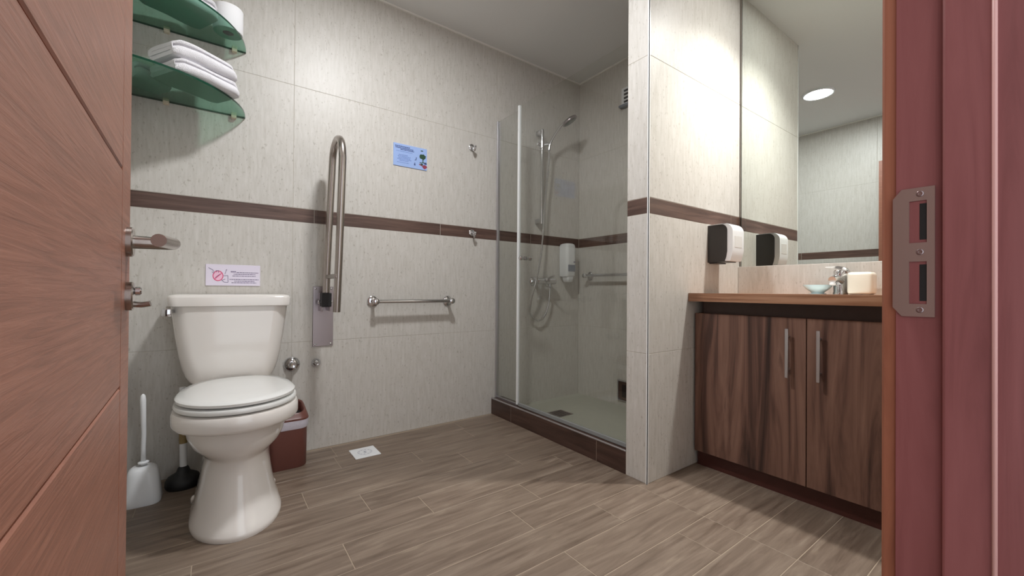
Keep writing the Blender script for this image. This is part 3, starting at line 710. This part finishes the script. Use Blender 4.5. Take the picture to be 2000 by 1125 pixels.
bm = B(); tube(bm, ho, .0068, 10); tag(obj('shower_hose', bm, M['chrome'], None, True), 'long chrome shower hose looping below the mixer tap', 'hose')
mx = thing('shower_mixer', (1.87, YB, .85), 'chrome shower mixer tap low on the shower wall', 'mixer tap')
bm = B(); cyl(bm, (1.805, YB-.062, .876), (1.975, YB-.062, .876), .0215, 22, .004); obj('body', bm, M['chrome'], mx, True, 40)
for x in (1.823, 1.957):
    bm = B(); lathe(bm, (x, YB, .876), (0, -1, 0), [(0, .033), (.005, .033), (.016, .022), (.020, .014), (.055, .014)], 24); obj('rosette', bm, M['chrome'], mx, True, 40)
bm = B(); lathe(bm, (1.885, YB-.062, .876), (0, -.94, .34), [(0, .020), (.030, .019), (.036, .014)], 20); tube(bm, [(1.885, YB-.088, .888), (1.885, YB-.120, .905), (1.885, YB-.150, .910)], [.011, .008, .007], 12); obj('lever', bm, M['chrome'], mx, True, 40)
bm = B(); cyl(bm, (1.926, YB-.062, .836), (1.926, YB-.062, .862), .011, 14, .002); obj('outlet', bm, M['chrome'], mx, True, 40)
# soap dispenser in the shower
dp = thing('soap_dispenser', (2.105, YB, .875), 'white wall soap dispenser in the shower corner', 'soap dispenser')
bm = B(); loft(bm, [rrect(2.107, YB-.048, hx, hy, r, z, 6) for z, hx, hy, r in [(.915, .042, .042, .02), (.925, .046, .0475, .022), (1.135, .0475, .048, .024), (1.150, .044, .045, .026), (1.157, .034, .036, .026)]]); obj('body', bm, M['whiteplastic'], dp, True, 50)
bm = B(); box(bm, 2.072, 2.142, YB-.0975, YB-.094, .952, 1.000, .001, 1); obj('level_window', bm, M['labelgrey'], dp)
bm = B(); loft(bm, [rrect(2.107, YB-.055, hx, hy, .012, z, 5) for z, hx, hy in [(.872, .018, .020), (.878, .026, .028), (.905, .030, .032), (.916, .030, .032)]]); obj('push_button', bm, M['whiteplastic'], dp, True, 50)
bm = B(); box(bm, 2.125, 2.141, YB-.0972, YB-.0955, 1.018, 1.024); obj('logo_mark', bm, M['inkgrey'], dp)
# low access box and high vent on the end wall
ab = thing('wall_outlet_box', (XR, 1.80, .06), 'dark recessed box with a pale frame low on the shower end wall', 'wall box')
bm = B()
for a in ((1.865, 1.872, .058, .198), (1.720, 1.727, .058, .198), (1.727, 1.865, .058, .064), (1.727, 1.865, .191, .198)): box(bm, XR-.008, XR, *a)
obj('frame', bm, M['alu'], ab)
obj('cover', box(B(), XR-.004, XR-.0005, 1.727, 1.865, .064, .191), M['kerbtile'], ab)
obj('slot', box(B(), XR-.005, XR-.004, 1.80, 1.835, .085, .17), M['dark'], ab)
vt = thing('air_vent', (XR, 1.78, 2.07), 'small white air vent high on the shower end wall', 'vent')
obj('frame', box(B(), XR-.014, XR, 1.70, 1.847, 2.085, 2.205, .002), M['whiteplastic'], vt)
for i in range(4): obj('louvre', box(B(), XR-.018, XR-.0142, 1.715, 1.822, 2.10+i*.025, 2.112+i*.025), M['dark'], vt)
obj('lip', box(B(), XR-.034, XR, 1.70, 1.855, 2.070, 2.0845, .001, 1), M['labelgrey'], vt)

# ------------------------------------------------------------------ vanity
VY0, VY1 = .166, 1.052
vc = thing('vanity_cabinet', (2.05, .6, 0), 'dark walnut vanity cabinet with two doors under the wood counter', 'cabinet')
bm = B(); box(bm, 1.842, 2.25, VY1-.016, VY1, .070, .711); obj('side_panel', bm, M['cabinet'], vc)
bm = B(); box(bm, 1.842, 2.25, VY0, VY0+.016, .070, .735); obj('side_panel', bm, M['cabinet'], vc)
bm = B(); box(bm, 1.842, 2.25, VY0+.016, VY1-.016, .070, .086); obj('bottom_panel', bm, M['cabinet'], vc)
bm = B(); box(bm, 2.236, 2.25, VY0+.016, VY1-.016, .086, .735); obj('back_panel', bm, M['cabinet'], vc)
bm = B(); box(bm, 1.862, 1.878, VY0+.016, VY1-.018, .690, .7645); obj('top_rail', bm, M['rail'], vc)
bm = B(); box(bm, 1.852, 1.87, VY0, VY1, 0, .070); obj('plinth', bm, M['plinth'], vc)
for a, b, hy in ((.607, VY1-.001, .663), (VY0+.001, .604, .560)):
    d = obj('door', box(B(), 1.823, 1.841, a, b, .072, .711, .0012, 1), M['cabinet'], vc)
    bm = B(); box(bm, 1.794, 1.8005, hy-.0055, hy+.0055, .479, .669, .001, 1)
    for z in (.510, .638): cyl(bm, (1.799, hy, z), (1.824, hy, z), .0042, 10)
    obj('handle', bm, M['alu'], d, True, 40)
# counter with an oval cut-out, and the basin
CX0, CX1, CY0, CY1, CZ0, CZ1 = 1.780, 2.2545, .152, 1.0605, .766, .8035
bc_, ba, bb = (2.005, .60), .115, .175
angs = sorted([2*math.pi*i/48 for i in range(48)]+[math.atan2(y-bc_[1], x-bc_[0]) % (2*math.pi) for x in (CX0, CX1) for y in (CY0, CY1)])
inn, outr = [], []
for a in angs:
    c_, s_ = math.cos(a), math.sin(a); inn.append((bc_[0]+ba*c_, bc_[1]+bb*s_))
    t = min(((CX1-bc_[0])/c_ if c_ > 1e-6 else (CX0-bc_[0])/c_ if c_ < -1e-6 else 9), ((CY1-bc_[1])/s_ if s_ > 1e-6 else (CY0-bc_[1])/s_ if s_ < -1e-6 else 9))
    outr.append((bc_[0]+t*c_, bc_[1]+t*s_))
bm = B(); n = len(angs); V = {}
for i in range(n):
    for nm, (x, y), z in (('ib', inn[i], CZ0), ('it', inn[i], CZ1), ('ob', outr[i], CZ0), ('ot', outr[i], CZ1)): V[nm, i] = bm.verts.new((x, y, z))
for i in range(n):
    j = (i+1) % n
    for a, b in (('it', 'ot'), ('ot', 'ob'), ('ob', 'ib'), ('ib', 'it')): bm.faces.new((V[a, i], V[a, j], V[b, j], V[b, i]))
tag(obj('countertop', bm, M['counter']), 'orange-brown wood countertop on the vanity cabinet', 'countertop')
bm = B(); loops = []
for z, f in [(CZ0-.001, .985), (CZ0-.05, .93), (CZ0-.10, .78), (CZ0-.125, .45), (CZ0-.13, .1)]: loops.append([Vector((bc_[0]+ba*f*math.cos(2*math.pi*i/48), bc_[1]+bb*f*math.sin(2*math.pi*i/48), z)) for i in range(48)])
rim = [[Vector((bc_[0]+ba*f*math.cos(2*math.pi*i/48), bc_[1]+bb*f*math.sin(2*math.pi*i/48), z)) for i in range(48)] for z, f in [(CZ1-.001, .97), (CZ1-.001, .985)]]
loft(bm, [rim[1], rim[0]]+[[Vector((bc_[0]+ba*f*math.cos(2*math.pi*i/48), bc_[1]+bb*f*math.sin(2*math.pi*i/48), z)) for i in range(48)] for z, f in [(CZ0-.05, .92), (CZ0-.10, .77), (CZ0-.125, .45), (CZ0-.13, .06)]], cap=False)
bm.faces.new(list(bm.verts)[-48:])
sol = obj('wash_basin', bm, M['basin'], None, True, 60); tag(sol, 'white oval wash basin set into the countertop', 'basin')
bs = struct('trim_8', box(B(), 2.2555, XR, YF+.002, YP0-.001, CZ1-.037, .944, .001, 1), M['stone'], 'beige tile backsplash between the countertop and the mirror', 'backsplash')
mr = thing('mirror', (2.265, .6, .945), 'large frameless mirror above the countertop', 'mirror')
obj('glass', box(B(), 2.262, XR, YF+.012, 1.0475, .9455, ZC-.001), M['mirror'], mr)
obj('edge', box(B(), 2.2622, XR, 1.0476, 1.0500, .9455, ZC-.001), M['mirroredge'], mr)
# tap
TXX, TY = 2.165, .595
fc = thing('basin_tap', (TXX, TY, CZ1), 'chrome single-lever tap on the countertop', 'tap')
bm = B(); lathe(bm, (TXX, TY, CZ1), (0, 0, 1), [(0, .027), (.006, .027), (.010, .0245), (.07, .0235), (.098, .0245), (.104, .020)], 28); obj('body', bm, M['chrome'], fc, True, 40)
bm = B(); tube(bm, spline([(TXX-.006, TY, CZ1+.055), (TXX-.05, TY, CZ1+.066), (TXX-.095, TY+.002, CZ1+.060)], 6), [.020, .0195, .019, .0185, .018, .0175, .017, .0165, .016, .0155, .015, .0145, .014], 16); sp = obj('spout', bm, M['chrome'], fc, True, 40)
bm = B(); cyl(bm, (TXX-.088, TY+.002, CZ1+.047), (TXX-.090, TY+.002, CZ1+.040), .011, 16); obj('aerator', bm, M['whiteplastic'], sp, True, 40)
bm = B(); loft(bm, [[Vector((TXX+x*1.0, TY+y, CZ1+z+dz)) for x, dz in ((-wd, 0), (-wd*.7, th), (wd*.7, th), (wd, 0))] for y, z, wd, th in [(-.030, .092, .010, .008), (-.022, .100, .018, .012), (0, .108, .021, .012), (.020, .112, .018, .009), (.036, .114, .013, .006), (.052, .116, .008, .004)]]); obj('lever', bm, M['chrome'], fc, True, 40)
# things on the counter
bw = thing('soap_dish', (2.15, .672, CZ1), 'small pale aqua glass dish on the countertop beside the tap', 'dish')
bm = B(); lathe(bm, (2.15, .672, CZ1), (0, 0, 1), [(0, .022), (.004, .022), (.010, .026), (.022, .042), (.038, .054), (.041, .054), (.039, .051), (.024, .038), (.013, .02), (.012, 0)], 32); obj('bowl', bm, M['aqua'], bw, True, 50)
bm = B(); lathe(bm, (2.15, .672, CZ1), (0, 0, 1), [(0, .030), (.003, .030), (.004, .022)], 28); obj('foot', bm, M['aqua'], bw, True, 50)
cb = B(); box(cb, 2.115, 2.195, .480, .562, CZ1, CZ1+.092, .013, 4)
tag(obj('ceramic_holder', cb, M['cream'], None, True, 50), 'cream rounded ceramic block on the countertop right of the tap', 'holder')
# paper dispenser on the partition
pd = thing('paper_dispenser', (2.02, YP0, .945), 'black and white paper dispenser on the partition above the countertop', 'dispenser')
def dprof(d0, d1, z0, z1, r):
    out = [(YP0-d0, z0), (YP0-d0, z1)]
    for i in range(9):
        a = math.pi/2*i/8; out.append((YP0-d1+r-r*math.sin(a), z1-r+r*math.cos(a)))
    out += [(YP0-d1, z0+.05), (YP0-d1+.004, z0+.025), (YP0-d1+.012, z0)]
    return out
px0, px1 = 1.950, 2.060
bm = B(); prism(bm, dprof(0, .094, .953, 1.132, .030), px0, px1, 'x'); obj('back_shell', bm, M['blackplastic'], pd, True, 30)
bm = B(); prism(bm, dprof(.070, .119, .957, 1.135, .040), px0+.001, px1-.001, 'x')
for v in bm.verts: pass
obj('front_cover', bm, M['whiteplastic'], pd, True, 30)
bm = B(); prism(bm, [(YP0-.0002, 1.1322), (YP0-.072, 1.1322), (YP0-.090, 1.1345), (YP0-.072, 1.1362), (YP0-.0002, 1.1345)], px0+.001, px1-.001, 'x'); obj('top_cover', bm, M['whiteplastic'], pd)
bm = B(); box(bm, px0+.012, px1-.012, YP0-.040, YP0-.002, .947, .953, .001, 1); obj('base_latch', bm, M['blackplastic'], pd)
bm = B(); box(bm, px0+.02, px1-.02, YP0-.1200, YP0-.1185, 1.02, 1.075, .001, 1); obj('window', bm, M['seat'], pd)
